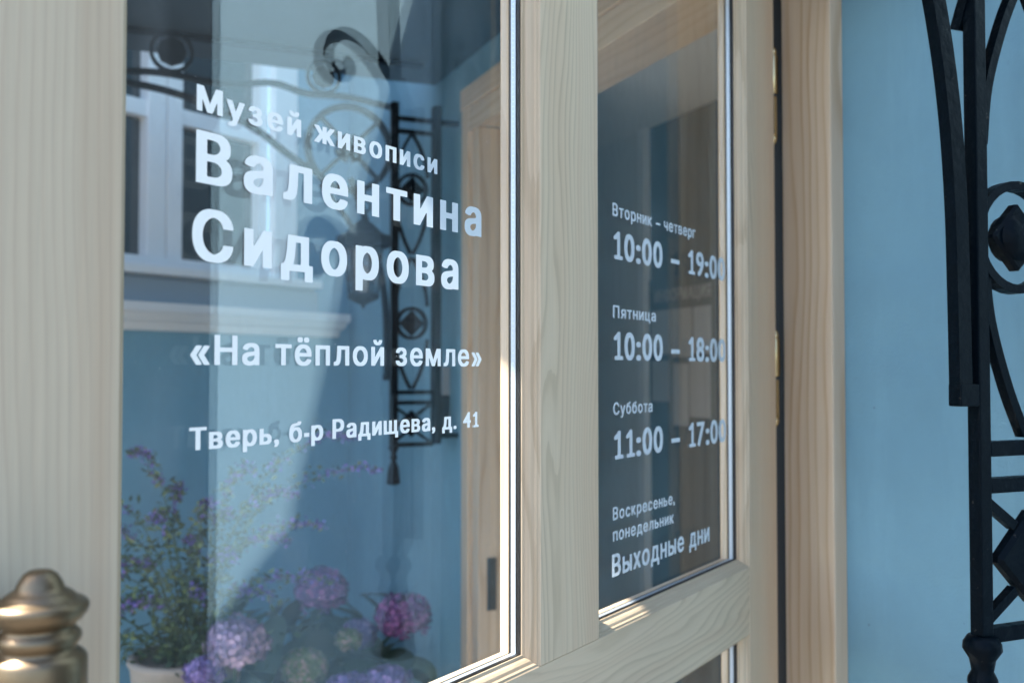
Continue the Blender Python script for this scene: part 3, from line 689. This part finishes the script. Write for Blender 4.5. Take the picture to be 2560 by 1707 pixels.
bm = bmesh.new(); bx(bm, .20, 1.45, .0, .07, 1.7885, 1.815, bev=.004); obj('ledge', bm, M['white'], win)
bm = bmesh.new(); prism(bm, [(-.52, 3.7), (.10, 3.7), (.10, 3.76), (-.52, 3.95)], 'x', -.4, 2.45); obj('roof', bm, M['tile'], house)

# ---------------------------------------------------------------- dark boards added beyond the wall to darken the glass reflection, and the far side of the street
gt = thing('dark_reflection_screen', 'unseen dark boarding added to keep the glass reflection dark', 'screen', W(0, 0, 0), WALL_ANG)
for i in range(12): boxo('board', M['screen'], gt, .757 + i * .15, .757 + i * .15 + .147, .05, .09, 0, 3.6, bev=.004)
for z_ in (.5, 2.9): boxo('ledge', M['screen'], gt, .757, 2.56, .03, .049, z_, z_ + .12)

# ---------------------------------------------------------------- plants
def leaf_bm(L, Wd, droop=.25, fold=.18, seg=6):
    bm = bmesh.new(); rows = []
    for i in range(seg + 1):
        t = i / seg; w_ = Wd * (math.sin(math.pi * min(1, t * .92 + .04)) ** .8) * (1 - t * .25) / 2
        z = -droop * L * t * t; rows.append([bm.verts.new((L * t, -w_, z + fold * w_)), bm.verts.new((L * t, 0, z)), bm.verts.new((L * t, w_, z + fold * w_))])
    for a, b in zip(rows, rows[1:]):
        for k in range(2): bm.faces.new((a[k], a[k + 1], b[k + 1], b[k]))
    return bm
leafmesh = []
for L, Wd in ((.13, .09), (.105, .072), (.15, .10)):
    bm = leaf_bm(L, Wd); me = bpy.data.meshes.new('leaf'); bm.to_mesh(me); bm.free(); me.materials.append(M['leaf'])
    for p in me.polygons: p.use_smooth = True
    leafmesh.append(me)
def floret(bm, P, nrm, s):
    nrm = nrm.normalized(); a = nrm.orthogonal().normalized(); b = nrm.cross(a); th = random.uniform(0, 6.28)
    for k in range(4):
        u = math.cos(th + k * math.pi / 2) * a + math.sin(th + k * math.pi / 2) * b; v = nrm.cross(u)
        q = random.uniform(.05, .5)
        vs = [bm.verts.new(P + x) for x in (u * s * .1, u * s * .55 + v * s * .42 + nrm * s * q * .4, u * s + nrm * s * q * .6, u * s * .55 - v * s * .42 + nrm * s * q * .4)]
        bm.faces.new(vs)
def flower_head(par, loc, r, mat, n=170, flat=.8):
    bm = bmesh.new()
    for i in range(n):
        z = 1 - 1.75 * (i + .5) / n; ph = i * 2.39996; rr = math.sqrt(max(0, 1 - z * z)); d = Vector((rr * math.cos(ph), rr * math.sin(ph), z))
        d += Vector([random.uniform(-.12, .12) for _ in range(3)])
        k = random.uniform(.84, 1.04); floret(bm, Vector((d.x * r * k, d.y * r * k, d.z * r * k * flat)), d + Vector([random.uniform(-.4, .4) for _ in range(3)]), r * random.uniform(.22, .32))
    o = obj('flower_head', bm, mat, par); o.location = loc; return o
def hydrangea(label, base, heads, nleaf, spread, seed, leafz):
    random.seed(seed)
    b = thing('hydrangea', label, 'hydrangea', base, 0, 'hydrangeas in pots by the far wall'); B = Vector(base)
    for (p, r, mt) in heads:
        p = Vector(p) - B; flower_head(b, p, r, M[mt])
        st = [(p.x * .25 + random.uniform(-.02, .02), p.y * .25, .0), (p.x * .7, p.y * .7, p.z * .5), (p.x, p.y, p.z - r * .2)]
        bm = bmesh.new(); tube(bm, spline(st, 4), .004, 6, .003); obj('stem', bm, M['stem'], b)
        a0 = random.uniform(0, 6.28)
        for k in range(5):      # collar of large leaves under each head
            o = link_mesh('leaf', leafmesh[k % 3], None, b); a = a0 + k * 2.5
            o.location = (p.x, p.y, p.z - r * (1.0 + .28 * k)); o.rotation_euler = (random.uniform(-.3, .3), random.uniform(.05, .5), a); sx = random.uniform(.75, 1.1); o.scale = (sx, sx, sx)
    for k in range(nleaf):
        a = random.uniform(0, 6.28); rr = spread * math.sqrt(random.random()); z = random.uniform(*leafz)
        o = link_mesh('leaf', leafmesh[k % 3], None, b); o.location = (rr * math.cos(a), rr * math.sin(a), z)
        o.rotation_euler = (random.uniform(-.4, .4), random.uniform(-.1, .8), a + random.uniform(-.6, .6)); sx = random.uniform(.7, 1.1); o.scale = (sx, sx, sx)
    return b
def pot(label, loc, r, h, mat='pot'):
    p = thing('flower_pot', label, 'flower pot', loc, 0, 'pots under the flowers by the far wall')
    bm = bmesh.new(); lathe(bm, [(r * .7, 0), (r * .95, h * .35), (r, h * .8), (r * .93, h * .88), (r * 1.08, h * .94), (r * 1.08, h), (r * .93, h), (r * .90, h * .93)], 40); obj('body', bm, M[mat], p, True)
    bm = bmesh.new(); lathe(bm, [(r * .89, h * .90), (r * .88, h * .915)], 32); obj('soil', bm, M['soil'], p)
    return p
# stone bench the pots stand on
bn = thing('stone_bench', 'low stone bench under the flower pots', 'bench', W(-1.95, -.38, 0), WALL_ANG)
bm = bmesh.new(); bx(bm, -.62, .55, -.22, .22, .36, .42, bev=.01); obj('seat', bm, M['paving'], bn)
for x in (-.45, .38): bm = bmesh.new(); bx(bm, x - .06, x + .06, -.18, .18, 0, .359, bev=.008); obj('support', bm, M['paving'], bn)
PB = W(-1.72, -.33, .42); PA = W(-2.12, -.36, .42)
pot('round stone pot holding the two tall purple hydrangeas', PB, .13, .24)
hydrangea('purple hydrangea with two tall heads against the blue wall', (PB.x, PB.y, PB.z + .225),
    [((-.445, 2.35, .985), .058, 'floret'), ((-.250, 2.30, .938), .058, 'floret2'), ((-.36, 2.36, .880), .040, 'floret3'), ((-.445, 2.15, .862), .046, 'floret4'), ((-.262, 2.10, .838), .052, 'floret3'), ((-.335, 2.06, .835), .050, 'floret3'), ((-.36, 2.22, .905), .028, 'floret4')],
    110, .24, 3, (.0, .21))
PD = Vector((-.57, 1.98, 0))
pot('tall stone pot holding the pale pink hydrangea', (PD.x, PD.y, 0), .12, .72)
hydrangea('pale pink hydrangea half hidden in the bright reflection', (PD.x, PD.y, .68), [((-.548, 2.0, .958), .056, 'floret5'), ((-.605, 1.98, .905), .036, 'floret3')], 26, .12, 5, (.02, .17))
# violet-flowered trailing herb in a carved stone bowl
HB = Vector((-.655, 1.97, 0)) + Vector((-.0, .0, 0))
HBx, HBy = -.68, 2.10
ped = thing('stone_pedestal', 'square stone pedestal under the carved bowl', 'pedestal', (HBx, HBy, 0), R(20))
boxo('shaft', M['paving'], ped, -.09, .09, -.09, .09, .05, .70, bev=.006); boxo('foot', M['paving'], ped, -.12, .12, -.12, .12, 0, .05, bev=.006); boxo('cap', M['paving'], ped, -.12, .12, -.12, .12, .70, .74, bev=.006)
bowl = thing('carved_bowl', 'pale carved stone bowl full of violet-flowered herb', 'bowl', (HBx, HBy, .74), 0)
bm = bmesh.new(); lathe(bm, [(.05, 0), (.06, .02), (.09, .06), (.108, .11), (.112, .15), (.118, .158), (.116, .168), (.100, .168), (.098, .15)], 48)
obj('body', bm, M['pot'], bowl, True)
bm = bmesh.new(); lathe(bm, [(.097, .140), (.096, .146)], 32); obj('soil', bm, M['soil'], bowl)
random.seed(11)
herb = thing('flowering_herb', 'loose sprays of violet-flowered herb rising from the carved bowl', 'herb', (HBx, HBy, .885), 0)
fl, lf, stb = bmesh.new(), bmesh.new(), bmesh.new()
def tiny(bm, P, L, wd, d=None):
    d = d or Vector([random.uniform(-1, 1), random.uniform(-1, 1), random.uniform(-.5, .8)]); d.normalize()
    s_ = d.orthogonal().normalized(); s_.rotate(Matrix.Rotation(random.uniform(0, 6.28), 3, d)); s_ *= wd / 2
    vs = [bm.verts.new(P), bm.verts.new(P + d * L * .5 + s_), bm.verts.new(P + d * L), bm.verts.new(P + d * L * .5 - s_)]; bm.faces.new(vs)
sprays = []   # tips relative to the bowl centre (dx,dy,dz)
TIP = [(-.13, .02, .44), (-.30, .05, .36), (-.33, .0, .25), (-.28, .02, .17), (.13, .03, .40), (.34, .06, .47), (.40, .05, .40), (.27, .05, .28), (.22, .03, .35), (.05, .0, .33), (.30, .05, .16), (-.20, -.02, .28), (-.34, -.03, .08), (-.24, -.05, .02), (-.27, -.02, -.02), (.0, .02, .25), (.10, .0, .22), (-.08, .0, .30), (-.16, .02, .20), (.18, .0, .14), (-.04, .03, .36), (-.22, .06, .10), (.08, .04, .30), (.2, .06, .25), (-.12, -.06, .12), (.04, -.05, .15)]
for tx, ty, tz in TIP:
    L = math.sqrt(tx * tx + tz * tz)
    mid = Vector((tx * .35 + random.uniform(-.02, .02), ty * .5, tz * .62 + .05)); tip = Vector((tx, ty, tz))
    pts = spline([Vector((random.uniform(-.04, .04), random.uniform(-.04, .04), -.02)), mid, Vector((tx * .75, ty * .8, tz * .93 + .025)), tip], 12)
    tube(stb, pts, .0018, 4, .0008)
    for i, p in enumerate(pts):
        t = i / len(pts)
        for _ in range(4 if t < .5 else 3):
            if t < .75 or random.random() < .35: tiny(lf, p + Vector([random.gauss(0, .012 * (1.3 - t)) for _ in range(3)]), random.uniform(.014, .026) * (1.15 - .5 * t), .009)
        if t > .42 and random.random() < .62:
            for _ in range(7): tiny(fl, p + Vector([random.gauss(0, .006) for _ in range(3)]), random.uniform(.008, .014), .007)
for _ in range(210):
    P = Vector((random.gauss(.05, .07), random.gauss(0, .05), abs(random.gauss(.03, .05)) - .01)); tiny(lf, P, random.uniform(.015, .03), .012)
o = obj('foliage', lf, M['herb'], herb); o['kind'] = 'stuff'
o = obj('blossom', fl, M['herbflower'], herb); o['kind'] = 'stuff'
obj('stem', stb, M['stem'], herb)
